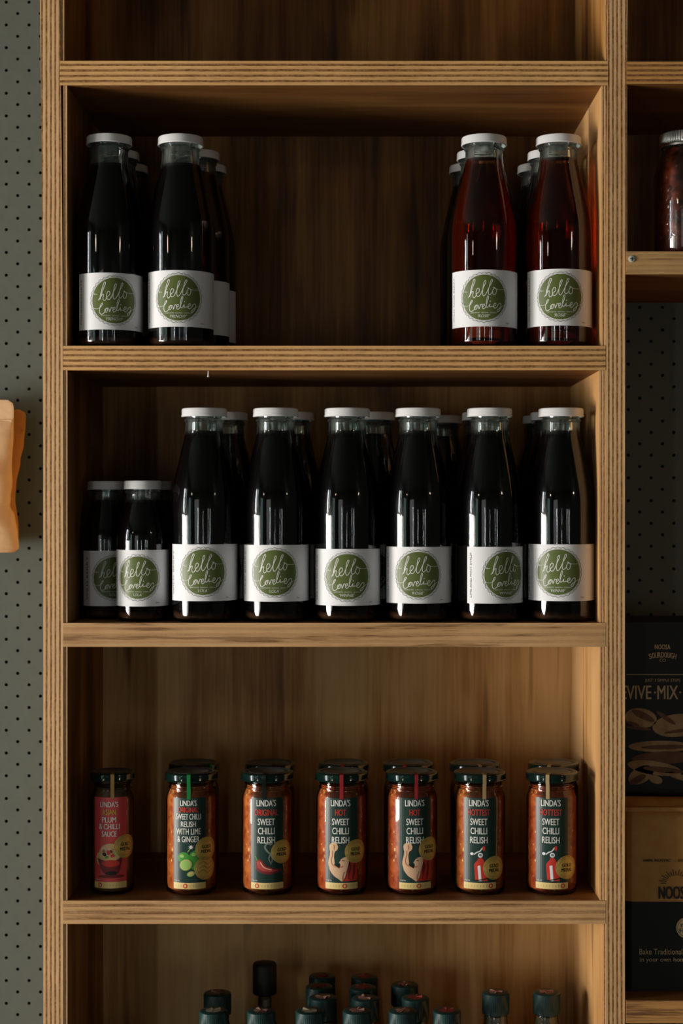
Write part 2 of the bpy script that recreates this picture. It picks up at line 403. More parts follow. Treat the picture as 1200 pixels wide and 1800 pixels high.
# ------------------------------------------------------------------ setting: floor, wall, pegboard
me = mesh_from(box_bm(-3.75, 3.1, -5.5, .4, -.1, 0), 'floor', [M['floor']], False); tag(link('floor', me), kind='structure')
me = mesh_from(box_bm(-3.75, 3.1, .318, .40, 0, 2.9), 'wall_back', [M['void']], False); tag(link('wall_back', me), kind='structure')
for nm, b in (('wall_side', (-3.75, -3.65, -5.4, .318, 0, 2.9)), ('wall_front', (-3.75, 3.0, -5.5, -5.4, 0, 2.9)), ('wall_right_side', (3.0, 3.1, -5.4, .318, 0, 2.9)), ('ceiling', (-3.75, 3.1, -5.5, .4, 2.9, 3.0))):
    tag(link(nm, mesh_from(box_bm(*b), nm, [M['wall']], False)), kind='structure')
def pegboard(name, x0, x1, z0, z1, px0, pz0):
    """painted hardboard with a staggered grid of drilled round holes"""
    Y = .285; h = 20 * (DC + Y) / F        # half pitch
    bm = bmesh.new(); nseg = 12; r = .0023; cache = {}
    def V(x, z):
        k = (round(x, 5), round(z, 5))
        if k not in cache: cache[k] = bm.verts.new((x, 0, z))
        return cache[k]
    i0 = int((x0 - px0) / h) - 1; i1 = int((x1 - px0) / h) + 1; j0 = int((z0 - pz0) / h) - 1; j1 = int((z1 - pz0) / h) + 1
    for i in range(i0, i1 + 1):
        for j in range(j0, j1 + 1):
            if (i + j) % 2: continue
            cx, cz = px0 + i * h, pz0 + j * h
            if not (x0 <= cx - h and cx + h <= x1 and z0 <= cz <= z1): continue
            C = [V(cx + h, cz), V(cx, cz + h), V(cx - h, cz), V(cx, cz - h)]
            ring = [bm.verts.new((cx + r * math.cos(2 * math.pi * k / nseg), 0, cz + r * math.sin(2 * math.pi * k / nseg))) for k in range(nseg)]
            q = nseg // 4
            for s in range(4):
                a, b = C[s], C[(s + 1) % 4]
                bm.faces.new([a] + [b] + [ring[(s * q + k) % nseg] for k in range(q, -1, -1)])
    g = bmesh.ops.extrude_face_region(bm, geom=list(bm.faces))
    for v in g['geom']:
        if isinstance(v, bmesh.types.BMVert): v.co.y += .005
    me = mesh_from(bm, name, [M['peg']], False)
    return link(name, me, None, (0, Y, 0))
pl = pegboard('wall_left', -.80, -.371, .45, 2.25, PX(31, .285), PZ(358 / 5.62 + 680, .285))
tag(pl, kind='structure')
pr = pegboard('wall_right', .306, .80, .50, 2.25, PX(1124, .285), PZ(780, .285))
tag(pr, kind='structure')

# ------------------------------------------------------------------ the plywood shelving
def sw(a, z):   # slight bow of the upright near its top end
    t = max(0, (z - 1.45) / .62); return a * t * t
wl = lambda z: sw(-.0042, z)
wr = lambda z: sw(.0030, z)
unit = empty('shelving_unit', (0, 0, 0), 'tall plywood shelving unit with striped laminated edges holding the bottles and jars', 'shelving')
DEP = .285; TOP = 2.35
def paint_front(bm, ymin=None):
    bm.faces.ensure_lookup_table(); bm.normal_update()
    for f in bm.faces: f.material_index = 1 if f.normal.y < -.7 else 0
def vboard(name, px0, px1, z0, z1, mats, warp=None, y0=0.0, bev=.0006, dep=DEP, nz=14):
    x0, x1 = PX(px0), PX(px1)
    bm = box_bm(0, x1 - x0, y0, dep, z0, z1, nz, bev, warp); paint_front(bm)
    return link(name, mesh_from(bm, name, mats, False), unit, (x0, 0, 0))
def hboard(name, px0, px1, pyt, pyb, mats, y0=0.0, skew=0.0, bev=.0007, dep=DEP):
    x0, x1 = PX(px0), PX(px1); zt, zb = PZ(pyt), PZ(pyb)
    bm = box_bm(0, x1 - x0, y0, dep, 0, zt - zb, 1, bev); paint_front(bm)
    return link(name, mesh_from(bm, name, mats, False), unit, (x0, 0, zb))
TU = PX(111) - PX(76)
LT = (.78, .465, .22)
eL = ply_edge('ply_edge_left_upright', 0, TU, 1.3, 9, .25, LT)
eR = ply_edge('ply_edge_right_upright', 0, PX(1098) - PX(1064), 4.1, 9, .3, LT)
vboard('upright', 76, 111, 0, TOP, [M['upright'], eL], wl)
vboard('upright', 1064, 1098, 0, TOP, [M['upright'], eR], wr)
eT = (.60, .36, .15)
TS = PX(43) - PX(0)
S = [(-381, -338), (107, 150), (608, 651), (1095, 1137), (1583, 1624), (2071, 2113), (2559, 2601)]
shelfmats = [ply_edge('ply_edge_shelf_%d' % i, 2, (b - a) / 1439.5, 2.2 + i * 3.7, 9 if i < 3 else 7, .3 if i < 3 else .9,
                      (.76, .42, .155) if i < 3 else (.72, .415, .18), (.21, .088, .018), 0 if i < 3 else (.75 if i == 3 else .45)) for i, (a, b) in enumerate(S)]
for i, (a, b) in enumerate(S):
    l, r = (105, 1068) if i < 2 else (111, 1064)
    hboard('shelf', l, r, a, b, [M['shelf'], shelfmats[i]], y0=-.0003)
le = ply_edge('ply_edge_liner', 0, .0145, 6.6, 9, .2, LT)
for i in range(len(S) - 1):
    z1 = PZ(S[i][1]); z0 = PZ(S[i + 1][0])
    off = (-5.5, 4) if i == 0 else (-.5, 2) if i == 1 else (0, 0)
    vboard('liner', 111 + off[0], 118 + off[0], z0, z1, [M['back'], le], y0=.0015, dep=DEP, nz=1, bev=.0004)
    rw = {0: 1063, 1: 1057, 2: 1053.5, 3: 1054}.get(i, 1059)
    vboard('liner', rw, 1064 + off[1], z0, z1, [M['liner'] if i else M['back'], le], y0=.0015, dep=DEP, nz=1, bev=.0004)
for i in range(len(S) - 1):
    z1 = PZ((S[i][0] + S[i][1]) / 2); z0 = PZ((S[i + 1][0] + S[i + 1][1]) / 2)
    mt = M['back_shaded'] if i < 2 else M['back_half_shaded'] if i == 2 else M['back_lit']  # dim upper rows and brighter lower rows painted into the ply colour
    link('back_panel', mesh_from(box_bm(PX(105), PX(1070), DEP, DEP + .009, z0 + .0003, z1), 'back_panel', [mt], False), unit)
# right-hand bay
orange = (.60, .29, .08)
RS = [(-381, -341, 5.0, 0), (110, 149, 12.2, 0), (443, 483, 3.1, .8), (1757, 1797, 9.4, .85), (2245, 2285, 7, .5)]
for (a, b, sd, g) in RS:
    e = ply_edge('ply_edge_right_bay_%d' % a, 2, (b - a) / 1439.5, sd, 9, .4, orange if a != 443 else (.62, .36, .14), (.17, .065, .02), g)
    hb = hboard('shelf', 1099.5 if a > 1700 else 1099 + (2 if a < 200 else 0), 1560, a, b, [M['shelf'], e], y0=-.004)
vboard('upright', 1560, 1594, 0, TOP, [M['upright'], eR])
for (a, b) in ((-341, 110), (149, 443)):
    vboard('liner', 1099.5, 1104 if a < 0 else 1103, PZ(b), PZ(a), [M['liner'], le], y0=.0015, nz=1, bev=.0004)
for a, b in ((-361, 130), (130, 463)):
    link('back_panel', mesh_from(box_bm(.306, PX(1556), DEP - .008, DEP - .001, PZ(b) + .0003, PZ(a)), 'back_panel', [M['back_shaded']], False), unit)  # shaded ply colour again, keeps these upper cells dim
# screw in the right bay's batten, nail under the second shelf
def small_screw(name, px, py, r=.0042):
    me = lathe(name, [(0, 0), (r, 0), (r * .95, .0010), (r * .7, .0015), (0, .0016)], [M['screw']], 20)
    o = link(name, me, unit, (PX(px), -.004, PZ(py))); o.rotation_euler = (R_(90), 0, 0); o['label'] = 'galvanised screw head'
    bm = bmesh.new()
    for s in (0, 1):
        b2 = box_bm(-r * .6, r * .6, -.0004, .0004, .0013, .0020)
        if s: bmesh.ops.rotate(b2, verts=b2.verts, cent=(0, 0, 0), matrix=Matrix.Rotation(R_(90), 3, 'Z'))
        t = bpy.data.meshes.new('x'); b2.to_mesh(t); b2.free(); bm.from_mesh(t); bpy.data.meshes.remove(t)
    link('screw_slot', mesh_from(bm, 'screw_slot', [M['cap_black']], False), o)
small_screw('screw', 1109, 456)
me = lathe('nail', [(0, 0), (.0007, 0), (.0009, -.006), (.0014, -.0062), (.0014, -.0072), (0, -.0074)], [M['lid_white']], 10)
link('nail', me, unit, (PX(366, .01), .01, PZ(651)))

# ------------------------------------------------------------------ syrup bottles
def knurl(me, r, z, n, s):
    bm = bmesh.new(); bm.from_mesh(me); f0 = len(bm.faces)
    for k in range(n):
        a = 2 * math.pi * k / n
        bmesh.ops.create_icosphere(bm, subdivisions=1, radius=s, matrix=Matrix.Translation((r * math.sin(a), -r * math.cos(a), z)))
    bm.to_mesh(me); bm.free()
    for p in me.polygons: p.use_smooth = True
def bottle_meshes(pre, body, neck, lidp, lidr, level):
    rim = neck[-1][1]; wall = [(neck[-1][0] - .002, rim), (neck[-1][0] - .0024, rim - .004), (neck[0][0] - .0030, neck[0][1]), (body[-1][0] - .0032, level + .001)]
    G = lathe(pre + '_glass', body + neck + wall, [M['bglass']], 80)
    knurl(G, body[4][0] + .0002, .0050, 56, .0006)
    at = G.attributes.new('neck_glow', 'FLOAT', 'POINT')
    for i, v in enumerate(G.vertices): at.data[i].value = 1.0 if v.co.z > level + .0005 else 0.0
    inner = []
    full = body + neck; z_prev = None
    for (r, z) in full:
        if z > level: break
        inner.append((max(0, r - .0013) if r > 0 else 0, z + (.0030 if z < .004 else 0)))
    # radius at the level
    for a, b in zip(full, full[1:]):
        if a[1] <= level <= b[1] and b[1] > a[1]:
            rl = a[0] + (b[0] - a[0]) * (level - a[1]) / (b[1] - a[1]) - .0013
    inner += [(rl, level), (0, level)]
    lt = lidp; h = .0108
    L = lathe(pre + '_lid', [(0, lt - .003), (lidr - .003, lt - .003), (lidr - .0015, lt - h), (lidr, lt - h), (lidr + .0005, lt - h + .001), (lidr, lt - h + .003), (lidr, lt - .0022),
                             (lidr - .0008, lt - .0006), (lidr - .0025, lt), (lidr - .0045, lt - .0007), (0, lt - .0009)], [M['lid_white']], 80)
    return G, inner, L
tall_body = [(0, .0035), (.022, .002), (.031, 0), (.0375, .0006), (.0402, .0035), (.0410, .008), (.0410, .140), (.0408, .149), (.0400, .158), (.0386, .167), (.0364, .178), (.0338, .190), (.0308, .203),
             (.0280, .2145), (.0258, .2235), (.0243, .231), (.0236, .237)]
tall_neck = [(.0234, .243), (.0233, .2468), (.0243, .2480), (.0250, .2492), (.0243, .2506), (.0228, .2514), (.0222, .2525), (.0228, .256), (.0222, .262)]
short_body = [(0, .003), (.018, .0018), (.025, 0), (.0295, .0006), (.0318, .003), (.0325, .007), (.0325, .100), (.0322, .107), (.0312, .114), (.0293, .122), (.0268, .131), (.0243, .139), (.0222, .147), (.0210, .152)]
short_neck = [(.0206, .1555), (.0206, .158), (.0214, .1592), (.0219, .1603), (.0212, .1616), (.0198, .1625), (.0196, .166), (.0192, .172)]
TG, tin, TL = bottle_meshes('tall', tall_body, tall_neck, .2645, .0282, .2362)
TG1, tin1, _ = bottle_meshes('tall1', tall_body, tall_neck, .2645, .0282, .2290)
SG, sin_, SL = bottle_meshes('short', short_body, short_neck, .1745, .0236, .150)
T_dark = lathe('tall_dark_syrup', tin, [M['syrup_dark']], 64)
T_dark1 = lathe('tall_dark_syrup_low', tin1, [M['syrup_dark']], 64)
T_amb = lathe('tall_amber_syrup', tin, [M['syrup_amber']], 64)
S_dark = lathe('short_dark_syrup', sin_, [M['syrup_dark']], 64)
SCR = [
 [(300, 415), (325, 375), (352, 300), (380, 235), (384, 208), (370, 205), (352, 255), (330, 335), (318, 405), (332, 372), (352, 345), (362, 352), (356, 392), (366, 418), (388, 408), (405, 375), (432, 348),
  (434, 318), (414, 312), (396, 350), (402, 395), (426, 405), (450, 378), (482, 305), (510, 238), (504, 220), (488, 245), (474, 335), (474, 380), (488, 400), (514, 372), (546, 305), (588, 228), (586, 206),
  (570, 222), (546, 310), (540, 362), (552, 386), (578, 368), (592, 345)],
 [(612, 306), (592, 335), (594, 370), (612, 386), (632, 362), (635, 325), (616, 303), (598, 298), (625, 312), (650, 321)],
 [(318, 502), (330, 492), (345, 470), (352, 450), (336, 456), (320, 495), (314, 540), (322, 572), (345, 578), (375, 555), (392, 520)],
 [(395, 508), (376, 528), (382, 555), (402, 550), (410, 522), (395, 508), (418, 508), (428, 528), (432, 552), (446, 515), (454, 498), (470, 508), (474, 530)],
 [(466, 532), (492, 516), (492, 496), (474, 504), (470, 535), (484, 552), (506, 532), (528, 470), (543, 415), (533, 400), (520, 445), (514, 510), (524, 535), (545, 518), (558, 496), (556, 528), (576, 524),
  (602, 522), (630, 503), (628, 484), (608, 494), (602, 528), (622, 544), (648, 520), (664, 495), (686, 484), (696, 500), (688, 540), (668, 575), (650, 584), (646, 570), (668, 545), (700, 524)]]
FL = [[(650, 321), (690, 322), (735, 318)], [(228, 485), (245, 508), (285, 515), (318, 502)], [(700, 524), (722, 512), (745, 500)], [(262, 330), (245, 342), (250, 346), (290, 345)]]
def brand_label(name, R, rd, side):
    p = Print(['paper', 'olive', 'ink_white', 'ink_grey'])
    H = .0695; a0, a1 = -R_(72) * R, R_(118) * R
    if R < .035: a0, a1 = -R_(78) * R, R_(120) * R
    p.rect(a0, a1, 0, H, 'paper', 0)
    cv = .0355; p.ell(0, cv, rd, rd, 'olive', 1, 0, 64)
    p.ring(0, cv, rd * 1.035, .00028, 'ink_grey', 1, 64)
    pts = []; n = 30
    for k in range(n * 6 + 1):
        a = 2 * math.pi * k / (n * 6); r = rd * (1.055 + .045 * abs(math.sin(a * n / 2))); pts.append((r * math.cos(a), cv + r * math.sin(a)))
    p.stroke(pts, .0005, 'ink_grey', 1, False, True)
    k = rd / 268
    for s in SCR: p.stroke([((x - 490) * k, cv - (y - 417) * k) for x, y in s], .00085 * rd / .0285, 'ink_white', 3)
    for s in FL: p.stroke([((x - 490) * k, cv - (y - 417) * k) for x, y in s], .0004, 'ink_white', 3)
    p.ell((562 - 490) * k, cv - (462 - 417) * k, .0007, .0007, 'ink_white', 3, 0, 10)
    for (x0, x1, t) in ((330, 442, 'HANDCRAFTED'), (458, 545, 'SEASONAL'), (560, 650, 'CORDIALS')):
        p.text(t, ((x0 + x1) / 2 - 490) * k, cv - (595 - 417) * k, (x1 - x0) * k, .0013, 'ink_white', 3)
    p.text("'" + name + "'", 0, cv - (633 - 417) * k, {'FRENCHY': .0215, 'WINNIE': .019, 'ROSIE': .0150, 'LOLA': .0135}[name] * rd / .0285, .0038 * rd / .0285, 'ink_white', 3, .3)
    p.text(side, -R_(64) * R, H / 2, .055, .0024, 'ink_grey', 3, 0, R_(90))
    p.text('750ml' if R > .035 else '300ml', R_(44) * R, .0045, .0052, .0016, 'ink_grey', 3)
    return p.done('label_' + name.lower(), R + .00035)
SIDE = {'FRENCHY': 'POMEGRANATE', 'ROSIE': 'WILD ROSE BERRY', 'LOLA': 'WILD BERRY', 'WINNIE': 'LIME AND MINT SYRUP'}
LBL = {n: brand_label(n, .0410, .0280, s) for n, s in SIDE.items()}
LBL_S = brand_label('LOLA', .0325, .0262, SIDE['LOLA'])
def bottle(px, Y, zshelf, var, rot, lpy, label, group, kind='tall', syrup='dark', low=False):
    """px: centre, lpy: height of the label's bottom edge above the shelf"""
    x = PX(px, Y); e = empty('syrup_bottle', (x, Y, zshelf), label, 'bottle', group)
    # view direction correction so that rot is measured from the line of sight
    va = math.atan2(x, Y + DC)
    if kind == 'tall': G, L, lab = (TG1 if low else TG), TL, LBL[var]; sy = T_amb if syrup == 'amber' else (T_dark1 if low else T_dark)
    else: G, L, lab, sy = SG, SL, LBL_S, S_dark
    link('bottle_glass', G, e); 
    s = link('syrup', sy, e); s['label'] = 'translucent amber red syrup' if syrup == 'amber' else 'near-black syrup'
    l = link('lid', L, e); l['label'] = 'white metal lid'
    link('paper_label', lab, e, (0, 0, lpy), R_(rot) - va if False else R_(rot) - va)
    return e
Z2, Z3 = PZ(608) , PZ(1095); Z4 = PZ(1583); Z5 = PZ(2071)
g1 = 'tall syrup bottles on the top shelf'
base = 'tall syrup bottle with white lid'
bottle(192, .045, Z2, 'FRENCHY', 9, .0205, 'dark Frenchy syrup bottle at the far left of the upper shelf, front row', g1, low=True)
bottle(317.5, .047, Z2, 'FRENCHY', -4, .0240, 'dark Frenchy syrup bottle second from the left on the upper shelf, front row', g1, low=True)
bottle(850.5, .047, Z2, 'ROSIE', 0, .0245, 'amber-red Rosie bottle standing one in from the right side of the upper shelf', g1, syrup='amber')
bottle(981.5, .047, Z2, 'ROSIE', 3, .0255, 'amber-red Rosie bottle beside the right side panel of the upper shelf', g1, syrup='amber')
for (px, Y, v, rt, lab, sy) in (
    (206.5, .136, 'FRENCHY', -30, 'dark bottle directly behind the leftmost upper-shelf bottle, only its cap edge and shoulder showing', 'dark'),
    (223, .223, 'FRENCHY', -30, 'rearmost bottle behind the leftmost upper-shelf bottle, a dim sliver of cap showing', 'dark'),
    (347.5, .136, 'FRENCHY', -22, 'middle dark bottle behind the second upper-shelf bottle, label edge showing at its right', 'dark'),
    (360.5, .223, 'FRENCHY', -30, 'rearmost dark bottle behind the second upper-shelf bottle, narrowest label sliver', 'dark'),
    (841, .136, 'ROSIE', 40, 'middle bottle behind the left amber-red bottle, white label strip at its left', 'dark'),  # rear Rosie syrup painted near-black, as little light passes through it
    (826, .223, 'ROSIE', 40, 'rearmost bottle behind the left one of the two amber-red bottles, farthest left of that trio', 'dark'),
    (965, .136, 'ROSIE', 30, 'middle bottle behind the amber-red bottle next to the right side panel', 'dark'),
    (946, .223, 'ROSIE', 30, 'rearmost bottle behind the amber-red bottle next to the right side panel', 'dark')):
    bottle(px, Y, Z2, v, rt, .024, lab, g1, syrup=sy)
g2 = 'tall syrup bottles on the second shelf'
for (px, v, rt, lz, lab) in (
    (359, 'LOLA', -2, .0262, 'tall Lola syrup bottle right beside the short bottles'),
    (484.5, 'LOLA', -2, .0255, 'tall Lola syrup bottle between another tall Lola and a Winnie bottle'),
    (610, 'WINNIE', 0, .0205, 'Winnie syrup bottle standing between a tall Lola and the Rosie bottle'),
    (734.5, 'ROSIE', 0, .0232, 'near-black Rosie syrup bottle standing between two Winnie bottles'),
    (860, 'WINNIE', 30, .0232, 'Winnie syrup bottle turned so its round emblem faces right, left label edge showing'),
    (985.5, 'WINNIE', -5, .0262, 'Winnie syrup bottle next to the right side panel on the second shelf')):
    bottle(px, .047, Z3, v, rt, lz, lab, g2)
for (px, Y, v, rt, lab) in (
    (397, .136, 'LOLA', -10, 'rear bottle whose cap shows between the two tall Lola bottles'),
    (513.5, .136, 'LOLA', -10, 'rear bottle whose cap shows just right of the second tall Lola bottle'),
    (656, .136, 'WINNIE', -10, 'rear bottle whose cap shows between the centre Winnie bottle and the Rosie bottle'),
    (775, .218, 'ROSIE', -10, 'rear bottle whose cap shows just right of the near-black Rosie bottle'),
    (850, .136, 'WINNIE', 10, 'rear bottle just left behind the bottle with the right-turned emblem'),
    (970, .136, 'WINNIE', 10, 'middle bottle in the file behind the second-shelf bottle by the right panel'),
    (955, .223, 'WINNIE', 10, 'rearmost bottle in the file behind the second-shelf bottle by the right panel')):
    bottle(px, Y, Z3, v, rt, .024, lab, g2)
g3 = 'short syrup bottles on the second shelf'
bottle(251, .050, Z3, 'LOLA', -11, .0190, 'short Lola syrup bottle in front beside the tall ones', g3, 'short')
bottle(186.3, .095, Z3, 'LOLA', 18, .0168, 'short Lola bottle against the left side panel, label half hidden', g3, 'short')
bottle(271, .122, Z3, 'LOLA', 0, .0190, 'short bottle hidden behind the front short bottle, only a cap corner showing', g3, 'short')

# ------------------------------------------------------------------ relish jars
def lid_green(r, h, top, name):
    return lathe(name, [(0, top - .003), (r - .003, top - .003), (r - .0015, top - h), (r, top - h), (r + .0006, top - h + .0012), (r - .0002, top - h + .0025), (r, top - .0028), (r - .0008, top - .0010),
                        (r - .0028, top), (r - .0060, top - .0002), (r - .0075, top - .0014), (r - .0095, top - .0014), (r - .011, top - .0002), (r - .0125, top - .0002), (r - .0132, top - .0007), (0, top - .0007)],
                 [M['lid_green'], M['lid_top_sheen']], 72, lambda i: 1 if 8 <= i else 0)
def jar_glass(R, name):
    return lathe(name, [(0, .003), (R * .6, .0015), (R * .86, 0), (R * .95, .0012), (R, .005), (R, .116), (R - .0006, .1200), (R - .0022, .1245), (R - .0042, .1275), (R - .0042, .1290), (R - .0030, .1302), (R - .0030, .1314),
                        (R - .0045, .1325), (R - .0045, .1345), (R - .0035, .1355), (R - .0035, .1365), (R - .0050, .1380), (R - .005, .146)], [M['glass']], 80)
def jar_fill(R, m, name, lv):
    return lathe(name, [(0, .0045), (R * .8, .0035), (R - .002, .0065), (R - .0014, .010), (R - .0014, .116), (R - .0022, .1205), (R - .0040, .1255), (R - .006, .129), (R - .0065, lv), (R * .5, lv + .0012), (0, lv)], [M[m]], 64)
JR, JR1 = .0317, .0272
GJ, GJ1 = jar_glass(JR, 'jar_glass'), jar_glass(JR1, 'small_jar_glass')
LJ, LJ1 = lid_green(.0330, .0105, .150, 'jar_lid'), lid_green(.0284, .0105, .150, 'small_jar_lid')
FJ = {'relish': jar_fill(JR, 'relish', 'relish_fill', .1335), 'relish_deep': jar_fill(JR, 'relish_deep', 'hot_relish_fill', .1335), 'sauce': jar_fill(JR1, 'sauce', 'sauce_fill', .1310)}
def strip(R, lr, m, ang):
    bm = bmesh.new(); prof = [(lr - .0135, .1502), (lr - .0075, .1500), (lr - .0028, .1506), (lr + .0006, .1498), (lr + .0012, .1470), (lr + .0012, .1395), (lr - .0002, .1372), (R + .0008, .132), (R + .0006, .121), (R + .0005, .1195)]
    rows = []
    for (r, z) in prof:
        row = []
        for k in range(4):
            u = (k / 3 - .5) * .0046; a = u / max(r, .01); row.append(bm.verts.new((r * math.sin(a), -r * math.cos(a), z)))
        rows.append(row)
    for a, b in zip(rows, rows[1:]):
        for k in range(3): bm.faces.new((a[k], a[k + 1], b[k + 1], b[k]))
    g = bmesh.ops.solidify(bm, geom=list(bm.faces), thickness=-.00012)
    return mesh_from(bm, 'seal_strip', [M[m]], True)
V0 = .0085; LH = .1125
def vy(py): return (1577 - py) / 1423.0          # height above jar base for a photo row
def art_chilli(p):
    p.poly([(x / 1423 * 1, vy(y)) for x, y in spline([(-21, 1516), (-16, 1512), (-10, 1514), (-2, 1523), (10, 1528), (20, 1530), (27, 1532), (18, 1536), (6, 1539), (-6, 1538), (-16, 1534), (-22, 1528), (-21, 1516)][:-1])], 'maroon', 1)
    p.poly([(x / 1423, vy(y)) for x, y in spline([(-19, 1518), (-13, 1515), (-4, 1525), (10, 1530), (20, 1532), (6, 1535), (-8, 1533), (-17, 1527)])], 'chilli', 2)
    p.stroke([(x / 1423, vy(y)) for x, y in ((-12, 1518), (-5, 1527), (8, 1531))], .0012, 'skin', 3)
    p.stroke([(x / 1423, vy(y)) for x, y in ((-18, 1515), (-20, 1510), (-22, 1507))], .0012, 'lime', 2)
    p.stroke([(x / 1423, vy(y)) for x, y in ((6, 1522), (9, 1512), (5, 1503), (0, 1498), (-4, 1491), (0, 1485), (7, 1487), (9, 1483))], lambda t: .0007 + .0016 * math.sin(math.pi * t), 'smoke', 2)
    p.stroke([(x / 1423, vy(y)) for x, y in ((6, 1520), (3, 1510), (8, 1500), (11, 1494))], lambda t: .0004 + .0014 * math.sin(math.pi * t), 'smoke', 2)
def art_arm(p):
    q = lambda pts, m, L: p.poly([(x / 1423, vy(y)) for x, y in spline(pts)], m, L)
    # hair, face, arm with fist
    p.poly([(x / 1423, vy(y)) for x, y in ((10, 1513), (14, 1505), (20, 1498), (26, 1498), (29.5, 1505), (29.5, 1551), (2, 1551), (6, 1540), (8, 1528))], 'ink_red', 1)
    q([(12, 1514), (18, 1524), (14, 1540), (12, 1550)], 'maroon', 2)
    q([(22, 1505), (26, 1520), (24, 1540), (20, 1549), (21, 1530)], 'maroon', 2)
    p.ell(-14 / 1423, vy(1491), .0056, .0056, 'skin', 3); p.ell(-17 / 1423, vy(1495), .0030, .0036, 'skin', 4)
    q([(-20, 1496), (-12, 1498), (-13.5, 1506), (-12.5, 1514), (-13, 1522), (-22, 1526), (-24, 1518), (-21, 1506)], 'skin', 3)
    q([(-24, 1521), (-18, 1520), (-12, 1523), (-4, 1528), (4, 1527), (8, 1535), (6, 1544), (1, 1551), (-5, 1547), (-14, 1541), (-21, 1532)], 'skin', 4)
    q([(2, 1510), (8, 1508), (13, 1512), (12, 1522), (9, 1532), (6, 1541), (0, 1532), (-3, 1527), (-2, 1523), (-1, 1520), (-4.5, 1518), (-2, 1515), (-1, 1512)], 'skin', 5)
    p.stroke([(x / 1423, vy(y)) for x, y in ((-16, 1497), (-16.5, 1506), (-18.5, 1514), (-17, 1521), (-10, 1526))], .0009, 'skin_dark', 5)
    p.stroke([(x / 1423, vy(y)) for x, y in ((-14, 1487), (-12.5, 1491), (-13.5, 1495))], .0007, 'skin_dark', 5)
    p.stroke([(x / 1423, vy(y)) for x, y in ((-10, 1521), (-6, 1524), (-3, 1523))], .0018, 'ink_black', 6)
    p.stroke([(x / 1423, vy(y)) for x, y in ((-3, 1524.5), (0, 1526), (2, 1524))], .0010, 'ink_red', 6)
    p.stroke([(x / 1423, vy(y)) for x, y in ((1, 1515), (3, 1514), (5, 1515))], .0007, 'ink_black', 6)
    p.stroke([(x / 1423, vy(y)) for x, y in ((5, 1534), (2, 1542), (2, 1550))], .0010, 'skin_dark', 6)
def art_ext(p):
    q = lambda pts, m, L: p.poly([(x / 1423, vy(y)) for x, y in pts], m, L)
    q([(-10, 1522), (-8, 1518), (-4, 1514), (-3, 1510), (4, 1510), (5, 1514), (10, 1518), (13, 1524), (14, 1550.5), (-8, 1550.5)], 'ink_red', 2)
    q([(-4, 1524), (1, 1523), (3, 1550.5), (-2, 1550.5)], 'paper', 3)
    q([(-8, 1549), (14, 1545), (14, 1547), (-8, 1551)], 'ink_black', 4)
    p.ell(1 / 1423, vy(1505), .0030, .0030, 'paper', 3); p.ell(1 / 1423, vy(1505), .0016, .0016, 'smoke', 4)
    q([(-9, 1500), (-3, 1494), (4, 1497), (-2, 1502), (-8, 1505)], 'lab_green', 2)
    p.stroke([(x / 1423, vy(y)) for x, y in ((-10, 1504), (-5, 1500), (0, 1498), (5, 1492), (8, 1490))], .0014, 'ink_white', 3)
    p.ell(-14 / 1423, vy(1503), .0022, .0016, 'paper', 3); p.ell(7 / 1423, vy(1493), .0018, .0030, 'ink_red', 4)
def art_lime(p):
    E = lambda x, y, a, b, m, L, r=0: p.ell(x / 1423, vy(y), a / 1423, b / 1423, m, L, r)
    E(-10, 1510, 11, 10, 'lime', 1); E(11, 1508, 11, 11, 'lime', 1); E(12, 1523, 10, 9, 'lime', 1)
    E(-13, 1507, 4, 3, 'lime_light', 2); E(8, 1504, 4, 3, 'lime_light', 2)
    E(-6, 1522, 12, 10.5, 'lime', 3, .4); E(-6, 1522, 10.6, 9.2, 'noodle', 4, .4); E(-6, 1522, 9.3, 8, 'lime_light', 5, .4)
    E(3, 1538, 7, 4.5, 'lime_light', 2, .3); E(3, 1537, 5, 2.5, 'noodle', 3, .3)
    for k in range(8):
        a = k * math.pi / 4 + .3; c = (3, 1491)
        p.stroke([(c[0] / 1423, vy(c[1])), ((c[0] + 6 * math.cos(a)) / 1423, vy(c[1] + 5 * math.sin(a)))], .0007, 'smoke', 2, False)
    E(3, 1491, 3, 3, 'paper', 3); p.stroke([(x / 1423, vy(y)) for x, y in ((-3, 1500), (0, 1496), (2, 1493))], .0010, 'lime_light', 2)
def art_bowl(p):
    E = lambda x, y, a, b, m, L, r=0: p.ell(x / 1423, vy(y), a / 1423, b / 1423, m, L, r)
    E(2, 1544, 24, 3, 'maroon', 1)
    E(-17, 1514, 9, 13, 'noodle', 1, .2); E(0, 1506, 21, 20, 'noodle', 1); E(-8, 1494, 9, 6, 'skin', 2, .4)
    random.seed(5)
    for k in range(10):
        a = -.9 + k * .2; p.stroke([((-16 + k * 4) / 1423, vy(1500 + 4 * math.sin(k))), ((-10 + k * 3.2) / 1423, vy(1493 + 6 * abs(math.sin(k * 2)))), ((-4 + k * 3) / 1423, vy(1506 + 4 * math.cos(k * 3)))], .0006, 'skin_dark' if k % 3 else 'ink_white', 3)
    p.poly([(x / 1423, vy(y)) for x, y in spline([(-24, 1512), (-14, 1515), (0, 1518), (14, 1514), (21, 1510), (18, 1530), (11, 1541), (-7, 1541), (-17, 1530)])], 'maroon', 4)
    E(1, 1521, 16, 6, 'ink_red', 5); E(2, 1538, 10, 3.5, 'ink_black', 5)
    for (x, y, a, b, m) in ((-10, 1505, 4, 3, 'ink_black'), (-3, 1502, 3, 4, 'ink_red'), (4, 1507, 4, 2.5, 'ink_red'), (-6, 1510, 3, 2, 'lime'), (2, 1500, 3, 2, 'maroon'), (-12, 1499, 3, 2, 'skin_dark'), (9, 1503, 3, 3, 'lime_light')):
        E(x, y, a, b, m, 5, x)
